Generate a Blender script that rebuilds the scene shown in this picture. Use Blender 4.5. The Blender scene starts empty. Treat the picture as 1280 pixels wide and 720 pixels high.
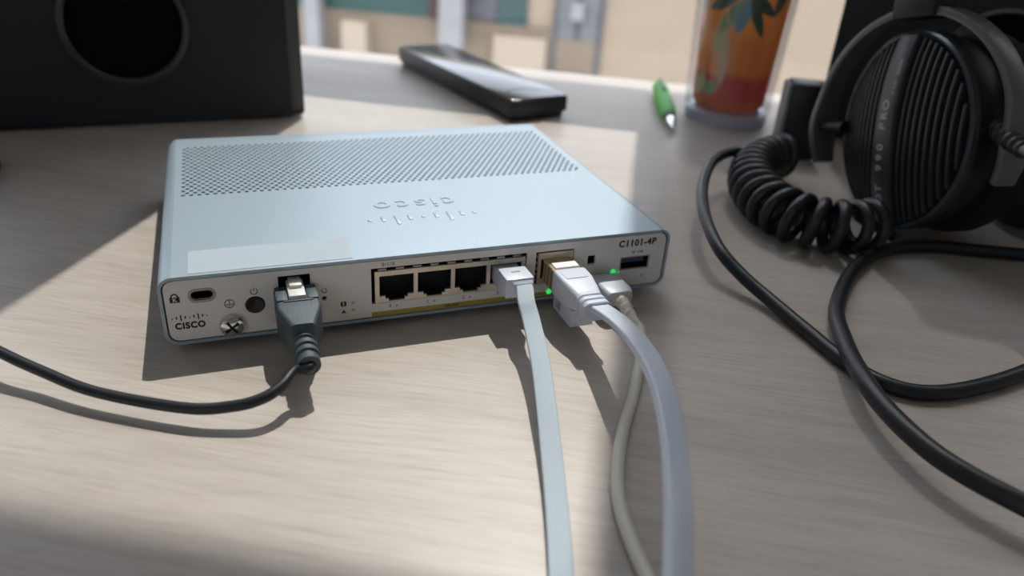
import bpy, bmesh, math, random
from mathutils import Vector, Matrix
random.seed(7)
S = 0.001                       # everything below is written in millimetres
scene = bpy.context.scene
COL = scene.collection

# ------------------------------------------------------------------ camera
FPX = 963.757
R_RIGHT = Vector((0.937998, -0.34125031, 0.06089316))
R_DOWN = Vector((-0.11079932, -0.46160803, -0.88013723))
R_FWD = Vector((0.32845587, 0.81882004, -0.47079771))
CAM = Vector((25.41631, -240.52164, 147.94143))
cd = bpy.data.cameras.new('camera')
cam = bpy.data.objects.new('camera', cd)
COL.objects.link(cam)
m = Matrix((R_RIGHT, -R_DOWN, -R_FWD)).transposed().to_4x4()
m.translation = CAM * S
cam.matrix_world = m
cd.sensor_width = 36.0
cd.lens = FPX * 36.0 / 1280.0
cd.clip_start = 0.005
cd.dof.use_dof = True
cd.dof.focus_distance = 0.268
cd.dof.aperture_fstop = 8.0
scene.camera = cam

def un(x, y, z=0.0):
    """photo pixel -> point (mm) on the horizontal plane at height z above the desk"""
    d = R_RIGHT * ((x - 640) / FPX) + R_DOWN * ((y - 360) / FPX) + R_FWD
    t = (z - CAM.z) / d.z
    return CAM + d * t

# ------------------------------------------------------------------ world, sun, exposure
w = bpy.data.worlds.new('sky')
scene.world = w
w.use_nodes = True
bg = w.node_tree.nodes['Background']
bg.inputs[0].default_value = (0.82, 0.86, 1.0, 1)
bg.inputs[1].default_value = 14.5
ELEV = math.radians(58.9)
sd = bpy.data.lights.new('sun', 'SUN')
sd.energy = 17.0
sd.angle = math.radians(0.6)
sd.color = (1.0, 0.93, 0.88)
sun = bpy.data.objects.new('sun', sd)
COL.objects.link(sun)
sdir = Vector((-0.5 * math.cos(ELEV), -0.8660254 * math.cos(ELEV), -math.sin(ELEV)))
sun.rotation_euler = sdir.to_track_quat('-Z', 'Y').to_euler()
sun.location = (1.0, 2.2, 3.5)
scene.view_settings.view_transform = 'Standard'
scene.view_settings.look = 'None'
scene.view_settings.gamma = 1.0
scene.view_settings.use_curve_mapping = False
scene.view_settings.exposure = -2.22
# ROOM frame: X runs along the window, Y towards the window
ROOM = Matrix.Rotation(math.radians(-30), 4, 'Z')

# ------------------------------------------------------------------ materials
MATS = {}
def mat(name, col, rough=0.5, metal=0.0, spec=0.5, bump=0.0, bscale=400.0, var=0.0, coat=0.0, emit=None, estr=0.0, coatr=0.1):
    if name in MATS: return MATS[name]
    M = bpy.data.materials.new(name); M.use_nodes = True
    nt = M.node_tree; b = nt.nodes['Principled BSDF']
    b.inputs['Base Color'].default_value = (*col, 1)
    b.inputs['Roughness'].default_value = rough
    b.inputs['Metallic'].default_value = metal
    b.inputs['Specular IOR Level'].default_value = spec
    b.inputs['Coat Weight'].default_value = coat
    b.inputs['Coat Roughness'].default_value = coatr
    if emit:
        b.inputs['Emission Color'].default_value = (*emit, 1)
        b.inputs['Emission Strength'].default_value = estr
    tc = nt.nodes.new('ShaderNodeTexCoord')
    n = nt.nodes.new('ShaderNodeTexNoise')
    n.inputs['Scale'].default_value = bscale
    n.inputs['Detail'].default_value = 3
    nt.links.new(tc.outputs['Object'], n.inputs['Vector'])
    mx = nt.nodes.new('ShaderNodeMix'); mx.data_type = 'RGBA'; mx.blend_type = 'MULTIPLY'
    v = max(var, 0.03)
    rp = nt.nodes.new('ShaderNodeValToRGB')
    rp.color_ramp.elements[0].position = 0.3; rp.color_ramp.elements[1].position = 0.7
    rp.color_ramp.elements[0].color = (1 - v, 1 - v, 1 - v, 1)
    nt.links.new(n.outputs['Fac'], rp.inputs['Fac'])
    mx.inputs[0].default_value = 1.0
    mx.inputs[6].default_value = (*col, 1)
    nt.links.new(rp.outputs['Color'], mx.inputs[7])
    nt.links.new(mx.outputs[2], b.inputs['Base Color'])
    if bump > 0:
        bp = nt.nodes.new('ShaderNodeBump')
        bp.inputs['Strength'].default_value = bump
        bp.inputs['Distance'].default_value = 0.0004
        nt.links.new(n.outputs['Fac'], bp.inputs['Height'])
        nt.links.new(bp.outputs['Normal'], b.inputs['Normal'])
    MATS[name] = M
    return M

def glassy(name, tint=(1, 1, 1), rough=0.02, ior=1.45, body=0.0, bodycol=(1, 1, 1)):
    """thin clear sheet: transparent with a Fresnel reflection, optionally a little milky"""
    M = bpy.data.materials.new(name); M.use_nodes = True
    nt = M.node_tree; nt.nodes.remove(nt.nodes['Principled BSDF'])
    out = nt.nodes['Material Output']
    t = nt.nodes.new('ShaderNodeBsdfTransparent'); t.inputs[0].default_value = (*tint, 1)
    g = nt.nodes.new('ShaderNodeBsdfGlossy'); g.inputs['Roughness'].default_value = rough
    lw = nt.nodes.new('ShaderNodeLayerWeight'); lw.inputs['Blend'].default_value = 0.5
    pw_ = nt.nodes.new('ShaderNodeMath'); pw_.operation = 'POWER'; pw_.inputs[1].default_value = 5.0
    nt.links.new(lw.outputs['Facing'], pw_.inputs[0])
    fr = nt.nodes.new('ShaderNodeMath'); fr.operation = 'MULTIPLY_ADD'
    r0 = ((ior - 1) / (ior + 1)) ** 2
    fr.inputs[1].default_value = 1 - r0; fr.inputs[2].default_value = r0
    nt.links.new(pw_.outputs[0], fr.inputs[0])
    mx = nt.nodes.new('ShaderNodeMixShader')
    nt.links.new(fr.outputs[0], mx.inputs[0]); nt.links.new(t.outputs[0], mx.inputs[1]); nt.links.new(g.outputs[0], mx.inputs[2])
    last = mx
    if body > 0:
        d = nt.nodes.new('ShaderNodeBsdfDiffuse'); d.inputs[0].default_value = (*bodycol, 1)
        m2 = nt.nodes.new('ShaderNodeMixShader'); m2.inputs[0].default_value = body
        nt.links.new(mx.outputs[0], m2.inputs[1]); nt.links.new(d.outputs[0], m2.inputs[2]); last = m2
    nt.links.new(last.outputs[0], out.inputs[0])
    return M

def wood():
    M = bpy.data.materials.new('light_oak_laminate'); M.use_nodes = True
    nt = M.node_tree; b = nt.nodes['Principled BSDF']; L = nt.links.new
    tc = nt.nodes.new('ShaderNodeTexCoord')
    wv = nt.nodes.new('ShaderNodeTexNoise'); wv.inputs['Scale'].default_value = 4.0; wv.inputs['Detail'].default_value = 2
    L(tc.outputs['Object'], wv.inputs['Vector'])
    def streak(sx, sy, det, warp):
        ad = nt.nodes.new('ShaderNodeVectorMath'); ad.operation = 'MULTIPLY_ADD'
        L(wv.outputs['Color'], ad.inputs[0]); ad.inputs[1].default_value = (0.0, warp, 0.0)
        L(tc.outputs['Object'], ad.inputs[2])
        mp = nt.nodes.new('ShaderNodeMapping'); mp.inputs['Scale'].default_value = (sx, sy, 1)
        L(ad.outputs[0], mp.inputs['Vector'])
        n = nt.nodes.new('ShaderNodeTexNoise'); n.inputs['Scale'].default_value = 1.0
        n.inputs['Detail'].default_value = det; n.inputs['Roughness'].default_value = 0.62
        L(mp.outputs[0], n.inputs['Vector'])
        return n
    a = streak(15, 170, 5, 0.03); c = streak(48, 720, 4, 0.03); e = streak(2.0, 22, 2, 0.02)
    def ramp(n, p0, c0, p1, c1):
        r = nt.nodes.new('ShaderNodeValToRGB'); r.color_ramp.elements[0].position = p0; r.color_ramp.elements[1].position = p1
        r.color_ramp.elements[0].color = (*c0, 1); r.color_ramp.elements[1].color = (*c1, 1)
        L(n.outputs['Fac'], r.inputs['Fac']); return r
    base = ramp(a, 0.33, WOOD_D, 0.62, WOOD_L)
    fine = ramp(c, 0.30, (0.85, 0.83, 0.81), 0.55, (1, 1, 1))
    broad = ramp(e, 0.35, (0.88, 0.87, 0.86), 0.65, (1, 1, 1))
    m1 = nt.nodes.new('ShaderNodeMix'); m1.data_type = 'RGBA'; m1.blend_type = 'MULTIPLY'; m1.inputs[0].default_value = 1
    L(base.outputs[0], m1.inputs[6]); L(fine.outputs[0], m1.inputs[7])
    m2 = nt.nodes.new('ShaderNodeMix'); m2.data_type = 'RGBA'; m2.blend_type = 'MULTIPLY'; m2.inputs[0].default_value = 1
    L(m1.outputs[2], m2.inputs[6]); L(broad.outputs[0], m2.inputs[7])
    L(m2.outputs[2], b.inputs['Base Color'])
    b.inputs['Roughness'].default_value = 0.40
    b.inputs['Specular IOR Level'].default_value = 0.28
    bp = nt.nodes.new('ShaderNodeBump'); bp.inputs['Strength'].default_value = 0.12; bp.inputs['Distance'].default_value = 0.0003
    L(c.outputs['Fac'], bp.inputs['Height']); L(bp.outputs['Normal'], b.inputs['Normal'])
    return M
WOOD_L = (0.565, 0.512, 0.463)
WOOD_D = (0.50, 0.45, 0.405)

# ------------------------------------------------------------------ mesh helpers (mm in, metres out)
def link(name, me, mt, parent=None, smooth=30):
    o = bpy.data.objects.new(name, me); COL.objects.link(o)
    if mt is not None and len(me.materials) == 0: me.materials.append(mt)
    if smooth:
        me.polygons.foreach_set('use_smooth', [True] * len(me.polygons))
        me.set_sharp_from_angle(angle=math.radians(smooth))
    if parent is not None: o.parent = parent
    return o

def from_bm(name, bm, mt, parent=None, smooth=30, M=None):
    bmesh.ops.recalc_face_normals(bm, faces=bm.faces)
    me = bpy.data.meshes.new(name); 
    if M is not None: bm.transform(M)
    bm.transform(Matrix.Scale(S, 4)); bm.to_mesh(me); bm.free()
    return link(name, me, mt, parent, smooth)

def bm_box(bm, lo, hi, bev=0.0, seg=2):
    lo = Vector(lo); hi = Vector(hi)
    r = bmesh.ops.create_cube(bm, size=1.0)
    vs = r['verts']
    for v in vs:
        v.co = Vector(((lo[i] + hi[i]) / 2 + v.co[i] * (hi[i] - lo[i]) for i in range(3)))
    if bev > 0:
        es = list({e for v in vs for e in v.link_edges})
        bmesh.ops.bevel(bm, geom=es, offset=bev, segments=seg, affect='EDGES', profile=0.5)

def box(name, lo, hi, mt, parent=None, bev=0.0, seg=2, M=None):
    bm = bmesh.new(); bm_box(bm, lo, hi, bev, seg)
    return from_bm(name, bm, mt, parent, M=M)

def bm_lathe(bm, prof, seg=40, M=None, cap=True):
    """prof: (radius, z) list, revolved about Z"""
    rings = []
    for r, z in prof:
        if r < 1e-6: rings.append([bm.verts.new((0, 0, z))])
        else: rings.append([bm.verts.new((r * math.cos(2 * math.pi * k / seg), r * math.sin(2 * math.pi * k / seg), z)) for k in range(seg)])
    vs = [v for r in rings for v in r]
    for a, b in zip(rings, rings[1:]):
        for k in range(seg):
            k2 = (k + 1) % seg
            f = [a[k % len(a)], a[k2 % len(a)], b[k2 % len(b)], b[k % len(b)]]
            f = list(dict.fromkeys(f))
            if len(f) > 2: bm.faces.new(f)
    if cap:
        for r in (rings[0], rings[-1]):
            if len(r) > 1: bm.faces.new(r)
    if M is not None: bmesh.ops.transform(bm, matrix=M, verts=vs)

def lathe(name, prof, mt, parent=None, seg=40, M=None, cap=True, smooth=30):
    bm = bmesh.new(); bm_lathe(bm, prof, seg, M, cap)
    return from_bm(name, bm, mt, parent, smooth)

def spline(pts, n=10):
    pts = [Vector(p) for p in pts]
    P = [2 * pts[0] - pts[1]] + pts + [2 * pts[-1] - pts[-2]]
    out = []
    for i in range(1, len(P) - 2):
        p0, p1, p2, p3 = P[i - 1:i + 3]
        for k in range(n):
            t = k / n
            out.append(0.5 * ((2 * p1) + (p2 - p0) * t + (2 * p0 - 5 * p1 + 4 * p2 - p3) * t * t + (3 * p1 - p0 - 3 * p2 + p3) * t ** 3))
    out.append(pts[-1])
    return out

def bm_sweep(bm, path, prof, up=Vector((0, 0, 1)), rolls=None, scales=None, transport=False):
    """sweep a closed 2D profile (side, up) along a path of Vectors"""
    rings = []; n = len(path); prev = None
    for i, p in enumerate(path):
        t = (path[min(i + 1, n - 1)] - path[max(i - 1, 0)]).normalized()
        if transport and prev is not None:
            u = (prev - t * prev.dot(t)).normalized()
        else:
            u = (up - t * up.dot(t)).normalized()
        prev = u
        s = t.cross(u)
        if rolls:
            a = rolls[i]; s, u = s * math.cos(a) + u * math.sin(a), u * math.cos(a) - s * math.sin(a)
        k = scales[i] if scales else 1.0
        rings.append([bm.verts.new(p + s * (x * k) + u * (y * k)) for x, y in prof])
    m_ = len(prof)
    for a, b in zip(rings, rings[1:]):
        for k in range(m_):
            bm.faces.new((a[k], a[(k + 1) % m_], b[(k + 1) % m_], b[k]))
    bm.faces.new(rings[0]); bm.faces.new(rings[-1])

def circ(r, n=12): return [(r * math.cos(2 * math.pi * k / n), r * math.sin(2 * math.pi * k / n)) for k in range(n)]
def rrect(wd, ht, r, n=4):
    out = []
    for cx, cy, a0 in ((wd / 2 - r, ht / 2 - r, 0), (-wd / 2 + r, ht / 2 - r, 90), (-wd / 2 + r, -ht / 2 + r, 180), (wd / 2 - r, -ht / 2 + r, 270)):
        for k in range(n + 1):
            a = math.radians(a0 + 90 * k / n); out.append((cx + r * math.cos(a), cy + r * math.sin(a)))
    return out
def tube(name, pts, r, mt, parent=None, n=10, seg=12, transport=False, scales=None):
    bm = bmesh.new(); bm_sweep(bm, spline(pts, n), circ(r, seg), transport=transport, scales=scales)
    return from_bm(name, bm, mt, parent, 50)

def loft(name, secs, mt, parent=None, smooth=30, M=None):
    """secs: list of rings (lists of 3D points, equal counts)"""
    bm = bmesh.new()
    rings = [[bm.verts.new(p) for p in s] for s in secs]
    k = len(rings[0])
    for a, b in zip(rings, rings[1:]):
        for i in range(k): bm.faces.new((a[i], a[(i + 1) % k], b[(i + 1) % k], b[i]))
    bm.faces.new(rings[0]); bm.faces.new(rings[-1])
    return from_bm(name, bm, mt, parent, smooth, M)

def flat2d(name, loops, depth, mt, parent=None, M=None, smooth=30, bevel=0.0):
    """filled 2D outline with holes -> plate of thickness depth (from local z=-depth to 0), then M"""
    cu = bpy.data.curves.new('tmp', 'CURVE'); cu.dimensions = '2D'; cu.fill_mode = 'BOTH'
    cu.extrude = depth / 2; cu.bevel_depth = bevel; cu.bevel_resolution = 1
    for lp in loops:
        sp = cu.splines.new('POLY'); sp.points.add(len(lp) - 1)
        for q, (x, y) in zip(sp.points, lp): q.co = (x, y, 0, 1)
        sp.use_cyclic_u = True
    return conv(name, cu, depth, mt, parent, M, smooth)

def conv(name, cu, depth, mt, parent, M, smooth):
    o = bpy.data.objects.new('tmp', cu); COL.objects.link(o)
    dg = bpy.context.evaluated_depsgraph_get(); dg.update()
    me = bpy.data.meshes.new_from_object(o.evaluated_get(dg))
    bpy.data.objects.remove(o); bpy.data.curves.remove(cu)
    me.name = name
    T = Matrix.Translation((0, 0, -depth / 2))
    if M is not None: T = M @ T
    me.transform(Matrix.Scale(S, 4) @ T)
    me.materials.clear()
    return link(name, me, mt, parent, smooth)

def text(name, body, size, mt, parent=None, M=None, depth=0.06, bold=0.0, align='CENTER', space=1.0, sx=1.0):
    cu = bpy.data.curves.new('tmp', 'FONT'); cu.body = body; cu.size = size; cu.extrude = depth / 2
    cu.align_x = align; cu.align_y = 'CENTER'; cu.offset = bold; cu.space_character = space; cu.resolution_u = 4
    MM = M @ Matrix.Diagonal((sx, 1, 1, 1)) if M is not None else None
    return conv(name, cu, 0.0, mt, parent, MM, 30)

def circ2(cx, cy, r, n=24): return [(cx + x, cy + y) for x, y in circ(r, n)]
def rect2(x0, y0, x1, y1): return [(x0, y0), (x1, y0), (x1, y1), (x0, y1)]
def stad2(cx, cy, wd, ht): return [(cx + x, cy + y) for x, y in rrect(wd, ht, ht / 2 - .01, 6)]
def FR(y=0.0):
    """front-panel frame: 2D (x, z) drawn on the vertical plane y, facing -Y"""
    return Matrix(((1, 0, 0, 0), (0, 0, -1, y), (0, 1, 0, 0), (0, 0, 0, 1)))
def FRT(x, z, y): return Matrix.Translation((x, 0, z)) @ FR(y)

def tag(o, label, cat, group=None):
    o['label'] = label; o['category'] = cat
    if group: o['group'] = group
    return o
def thing(name, label, cat, loc=(0, 0, 0), rz=0.0, group=None):
    o = bpy.data.objects.new(name, None); COL.objects.link(o)
    o.empty_display_size = 0.02
    o.location = Vector(loc) * S; o.rotation_euler = (0, 0, rz)
    return tag(o, label, cat, group)
def struct(o, label=None):
    o['kind'] = 'structure'
    if label: o['label'] = label
    return o
def inroom(o): o.matrix_world = ROOM; return o

# ------------------------------------------------------------------ shared materials
M_WOOD = wood()
M_WALL = mat('wall_paint', (0.72, 0.70, 0.66), 0.9, bump=0.2, bscale=120)
M_CEIL = mat('ceiling_paint', (0.75, 0.75, 0.73), 0.9, bump=0.1, bscale=90)
M_FLOOR = mat('floor_vinyl', (0.30, 0.27, 0.24), 0.6, var=0.15, bscale=30)
M_FRAME = mat('window_frame_white', (0.80, 0.80, 0.79), 0.4, bscale=60)
M_GLASS = glassy('window_glass', (0.97, 0.99, 0.98))
M_SILVER = mat('silver_paint', (0.40, 0.49, 0.56), 0.42, metal=0.35, bump=0.10, bscale=2200, var=0.05)
M_PANEL = mat('front_panel_grey', (0.84, 0.81, 0.78), 0.5, metal=0.0, bump=0.05, bscale=2500)
M_BLACK = mat('black_plastic', (0.012, 0.013, 0.016), 0.45, bump=0.15, bscale=1800)
M_INK = mat('black_print', (0.02, 0.02, 0.022), 0.6)
M_VOID = mat('dark_cavity', (0.008, 0.008, 0.010), 0.8)
M_JACK = mat('jack_metal', (0.70, 0.64, 0.55), 0.35, metal=0.6, var=0.06, bscale=300)
M_GOLD = mat('shield_metal', (0.72, 0.57, 0.38), 0.28, metal=0.95, var=0.1, bscale=250)
M_CHROME = mat('chrome', (0.72, 0.74, 0.76), 0.16, metal=1.0)
M_YELLOW = mat('yellow_print', (0.45, 0.34, 0.05), 0.6)
M_WHITE = mat('white_pvc', (0.44, 0.515, 0.575), 0.65, spec=0.3, bump=0.05, bscale=700)
M_WHITE2 = mat('white_pvc_gloss', (0.68, 0.73, 0.82), 0.30, bump=0.03, bscale=700)
M_IVORY = mat('ivory_rubber', (0.70, 0.67, 0.58), 0.5, bump=0.05, bscale=900)
M_GREEN = mat('green_led', (0.02, 0.5, 0.08), 0.4, emit=(0.02, 1.0, 0.15), estr=3.0)
M_CORD = mat('black_rubber_cord', (0.010, 0.012, 0.016), 0.42, bump=0.1, bscale=1500)
M_PLUG = mat('blue_black_plug', (0.055, 0.082, 0.098), 0.42, bump=0.45, bscale=3000)

# ------------------------------------------------------------------ room shell (room frame, mm)
def rbox(name, lo, hi, mt, parent=None, bev=0.0):
    return box(name, lo, hi, mt, parent, bev)
WI, WO = 520, 560          # inner / outer face of the window wall
wb = bpy.data.objects.new('wall_back', None); COL.objects.link(wb); inroom(wb); struct(wb)
B0, B1, BZ0, BZ1 = -1000, 100, 350, 1050
for lo, hi in (((-1680, -2680, -740), (1680, -2600, BZ0)), ((-1680, -2680, BZ1), (1680, -2600, 1750)), ((-1680, -2680, BZ0), (B0, -2600, BZ1)), ((B1, -2680, BZ0), (1680, -2600, BZ1))):
    rbox('wall_panel', lo, hi, M_WALL, wb)
w2 = bpy.data.objects.new('fill_window', None); COL.objects.link(w2); inroom(w2); struct(w2, 'plain white framed window added in the unseen wall opposite for fill light')  # added window behind the camera, lets in sky as fill for the fronts
for lo, hi in (((B0, -2660, BZ0), (B1, -2610, BZ0 + 40)), ((B0, -2660, BZ1 - 40), (B1, -2610, BZ1)), ((B0, -2660, BZ0), (B0 + 40, -2610, BZ1)), ((B1 - 40, -2660, BZ0), (B1, -2610, BZ1)), ((-470, -2660, BZ0), (-430, -2610, BZ1))):
    rbox('frame_bar', lo, hi, M_FRAME, w2, 3)
rbox('pane', (B0 + 38, -2638, BZ0 + 38), (-468, -2634, BZ1 - 38), M_GLASS, w2)
rbox('pane', (-432, -2638, BZ0 + 38), (B1 - 38, -2634, BZ1 - 38), M_GLASS, w2)
for nm, lo, hi in (('wall_left', (-1680, -2600, -740), (-1600, WO, 1750)), ('wall_right', (1600, -2600, -740), (1680, WO, 1750))):
    struct(inroom(rbox(nm, lo, hi, M_WALL)))
struct(inroom(rbox('floor', (-1680, -2680, -820), (1680, WO, -740), M_FLOOR)))
struct(inroom(rbox('ceiling', (-1680, -2680, 1750), (1680, WO, 1830), M_CEIL)))
wf = bpy.data.objects.new('wall_window', None); COL.objects.link(wf); inroom(wf); struct(wf)
rbox('wall_panel', (-1600, WI, -740), (1600, WO, -60), M_WALL, wf)
rbox('wall_panel', (-1600, WI, 1048), (1600, WO, 1750), M_WALL, wf)
rbox('wall_panel', (-1600, WI, -60), (-1500, WO, 1048), M_WALL, wf)
rbox('wall_panel', (900, WI, -60), (1600, WO, 1048), M_WALL, wf)
wn = bpy.data.objects.new('window_1', None); COL.objects.link(wn); inroom(wn); struct(wn, 'white framed window with a wide transom behind the desk')
rbox('transom', (-1500, WI, 178), (900, WO, 328), M_FRAME, wn, 3)
rbox('mullion', (146, WI, 328), (168, WO, 1048), M_FRAME, wn, 3)
rbox('bottom_rail', (-1500, WI, -60), (900, WO, -40), M_FRAME, wn, 2)
rbox('jamb', (-1500, WI, -40), (-1470, WO, 1048), M_FRAME, wn, 2)
rbox('jamb', (870, WI, -40), (900, WO, 1048), M_FRAME, wn, 2)
rbox('pane', (-1475, 538, 324), (150, 542, 1052), M_GLASS, wn)
rbox('pane', (164, 538, 324), (875, 542, 1052), M_GLASS, wn)
rbox('pane', (-1475, 538, -44), (875, 542, 184), M_GLASS, wn)
# roller blind on the right-hand sash
bl = thing('roller_blind', 'white translucent fabric roller blind pulled down over the side sash', 'blind'); inroom(bl)
MB = bpy.data.materials.new('blind_fabric'); MB.use_nodes = True
nt = MB.node_tree; nt.nodes.remove(nt.nodes['Principled BSDF'])
d1 = nt.nodes.new('ShaderNodeBsdfDiffuse'); d1.inputs[0].default_value = (0.75, 0.74, 0.71, 1)
t1 = nt.nodes.new('ShaderNodeBsdfTranslucent'); t1.inputs[0].default_value = (0.95, 0.92, 0.87, 1)
mxs = nt.nodes.new('ShaderNodeMixShader'); mxs.inputs[0].default_value = 0.7
nt.links.new(d1.outputs[0], mxs.inputs[1]); nt.links.new(t1.outputs[0], mxs.inputs[2]); 
tr1 = nt.nodes.new('ShaderNodeBsdfTransparent'); mxt = nt.nodes.new('ShaderNodeMixShader'); mxt.inputs[0].default_value = 0.13
nt.links.new(mxs.outputs[0], mxt.inputs[1]); nt.links.new(tr1.outputs[0], mxt.inputs[2])
nt.links.new(mxt.outputs[0], nt.nodes['Material Output'].inputs[0])
bm = bmesh.new()
gv = [[bm.verts.new((160 + 732 * i / 12, 505.5 + 0.8 * math.sin(i * 1.7) * (1 - j / 10), 170 + 905 * j / 10)) for i in range(13)] for j in range(11)]
for j in range(10):
    for i in range(12): bm.faces.new((gv[j][i], gv[j][i + 1], gv[j + 1][i + 1], gv[j + 1][i]))
from_bm('blind_fabric', bm, MB, bl)
rbox('bottom_bar', (156, 500, 150), (894, 511, 172), M_FRAME, bl, 3)
lathe('roller_tube', [(18, 150), (18, 896)], M_FRAME, bl, 24, Matrix.Translation((0, 500, 1085)) @ Matrix.Rotation(math.pi / 2, 4, 'Y'))
rbox('bracket', (146, 484, 1060), (152, WI, 1110), M_FRAME, bl)
rbox('bracket', (895, 484, 1060), (901, WI, 1110), M_FRAME, bl)
# window opening as a sampling portal for the sky
for nm, x0, x1, z0, z1 in (('portal', -1500, 900, -60, 1048),):
    ad = bpy.data.lights.new(nm, 'AREA'); ad.shape = 'RECTANGLE'; ad.size = (x1 - x0) * S; ad.size_y = (z1 - z0) * S
    ad.cycles.is_portal = True
    po = bpy.data.objects.new(nm, ad); COL.objects.link(po)
    po.matrix_world = ROOM @ Matrix.Translation(Vector(((x0 + x1) / 2, WO + 10, (z0 + z1) / 2)) * S) @ Matrix.Rotation(math.radians(-90), 4, 'X')

ad = bpy.data.lights.new('portal_back', 'AREA'); ad.shape = 'RECTANGLE'; ad.size = (B1 - B0) * S; ad.size_y = (BZ1 - BZ0) * S; ad.cycles.is_portal = True  # sampling portal for the added fill window
po = bpy.data.objects.new('portal_back', ad); COL.objects.link(po)
po.matrix_world = ROOM @ Matrix.Translation(Vector(((B0 + B1) / 2, -2690, (BZ0 + BZ1) / 2)) * S) @ Matrix.Rotation(math.radians(90), 4, 'X')

# ------------------------------------------------------------------ desk
desk = thing('desk', 'light oak laminate desk with fine straight grain under everything', 'desk'); inroom(desk)
box('desktop', (-1050, -330, -25), (1050, 484, 0), M_WOOD, desk, 1.2)
M_LEG = mat('desk_leg_grey', (0.45, 0.45, 0.46), 0.45, metal=0.5)
for x in (-980, 980):
    for y in (-280, 430):
        box('leg', (x - 25, y - 25, -740), (x + 25, y + 25, -25), M_LEG, desk, 2)

# ------------------------------------------------------------------ outside: neighbouring building and ground
M_FAC = mat('sand_render', (0.35, 0.265, 0.185), 0.9, bump=0.3, bscale=6, var=0.06)
M_FAC2 = mat('pale_render', (0.40, 0.32, 0.235), 0.9, bscale=5)
M_TAN = mat('tan_render', (0.22, 0.165, 0.115), 0.9, bscale=5, var=0.1)
M_DGREEN = mat('dark_green_paint', (0.02, 0.06, 0.05), 0.5, bscale=5)
M_DRED = mat('dark_red_paint', (0.07, 0.03, 0.026), 0.6, bscale=5)
M_DGREY = mat('dark_grey_shutter', (0.075, 0.075, 0.08), 0.5, bscale=5)
M_POST = mat('white_post', (0.28, 0.265, 0.26), 0.6, bscale=5)
M_WGLASS = mat('far_window_glass', (0.14, 0.14, 0.14), 0.25, bscale=3)
nb = thing('neighbouring_building', 'sand coloured building across the street seen blurred through the window', 'building'); inroom(nb)
FW = 6000
def fb(nm, x0, x1, z0, z1, d0, d1, mt, par=None): return box(nm, (x0, FW - d1, z0), (x1, FW - d0, z1), mt, par or nb)
fb('wall', -9000, 9000, -3600, 1100, -300, 0, M_FAC)
fb('wall_panel', -2750, -560, -3600, -880, 0, 40, M_TAN)
fb('green_shutter', -3400, -1545, -880, 600, 0, 30, M_DGREEN)
fb('red_panel', -1545, -1390, -880, 600, 30, 60, M_DRED)
fb('post', -1420, -1240, -1060, 600, 60, 220, M_POST)
fb('grey_shutter', -1240, -1010, -860, 500, 0, 30, M_DGREY)
fb('green_shutter', -1000, -770, -890, 500, 0, 30, M_DGREEN)
fb('post', -2520, -2400, -1500, 600, 60, 200, M_POST)
fb('pillar', -2230, -2030, -1500, -940, 40, 160, M_FAC2)
fb('pillar', -1010, -600, -1500, -950, 40, 100, M_FAC2)
wdw = fb('door', -560, -180, -1230, 800, -20, 40, M_DGREY)
fb('pane', -520, -390, -1000, 700, 40, 50, M_WGLASS, wdw)
fb('pane', -350, -220, -1000, 700, 40, 50, M_WGLASS, wdw)
fb('door_panel', -520, -220, -1190, -940, 40, 55, M_TAN, wdw)
lm = fb('wall_lamp', -420, -330, -780, -660, 55, 160, M_POST)
M_ASPH = mat('pale_paving', (0.35, 0.33, 0.30), 0.9, var=0.1, bscale=4)
gr = box('street', (-9000, 700, -3700), (9000, FW, -3600), M_ASPH)
struct(inroom(gr), 'pale paved street outside the window')

# ------------------------------------------------------------------ ROUTER
router = thing('router', 'silver router box with perforated top and cables plugged into its front', 'router')
FT = 3.5
X0, X1, Z0, Z1, DEP = -0.3, 188.3, 3.0, 28.2, 146.5
RC = 4.6; TH = 1.1
def prof_outer(off, r):
    x0, x1, z0, z1 = X0 + off, X1 - off, Z0 + off, Z1 - off
    pts = []
    for cx, cz, a0 in ((x0 + r, z1 - r, 90), (x0 + r, z0 + r, 180), (x1 - r, z0 + r, 270), (x1 - r, z1 - r, 0)):
        for k in range(9):
            a = math.radians(a0 + 90 * k / 8); pts.append((cx + r * math.cos(a), cz + r * math.sin(a)))
    return pts        # starts at top-left flat end, runs down left, along the bottom, up right
bm = bmesh.new()
po_, pi_ = prof_outer(0, RC), prof_outer(TH, RC - TH)
YS = [(-0.3, 0), (DEP - 1.2, 0), (DEP - 0.35, 0.35), (DEP, 1.2)]
rows_o = []
for y, inset in YS:
    pr = prof_outer(inset, RC)
    rows_o.append([bm.verts.new((x, y, z)) for x, z in pr])
for a, b in zip(rows_o, rows_o[1:]):
    for k in range(len(a) - 1): bm.faces.new((a[k], a[k + 1], b[k + 1], b[k]))
ri0 = [bm.verts.new((x, -0.3, z)) for x, z in pi_]; ri1 = [bm.verts.new((x, 30, z)) for x, z in pi_]
for k in range(len(po_) - 1):
    bm.faces.new((rows_o[0][k], rows_o[0][k + 1], ri0[k + 1], ri0[k])); bm.faces.new((ri0[k], ri0[k + 1], ri1[k + 1], ri1[k]))
n_ = len(po_) - 1
bm.faces.new((rows_o[0][0], ri0[0], ri0[n_], rows_o[0][n_]))            # front lip along the top
bm.faces.new((ri0[0], ri1[0], ri1[n_], ri0[n_]))
bm.faces.new(rows_o[-1])                                                # back
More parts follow.
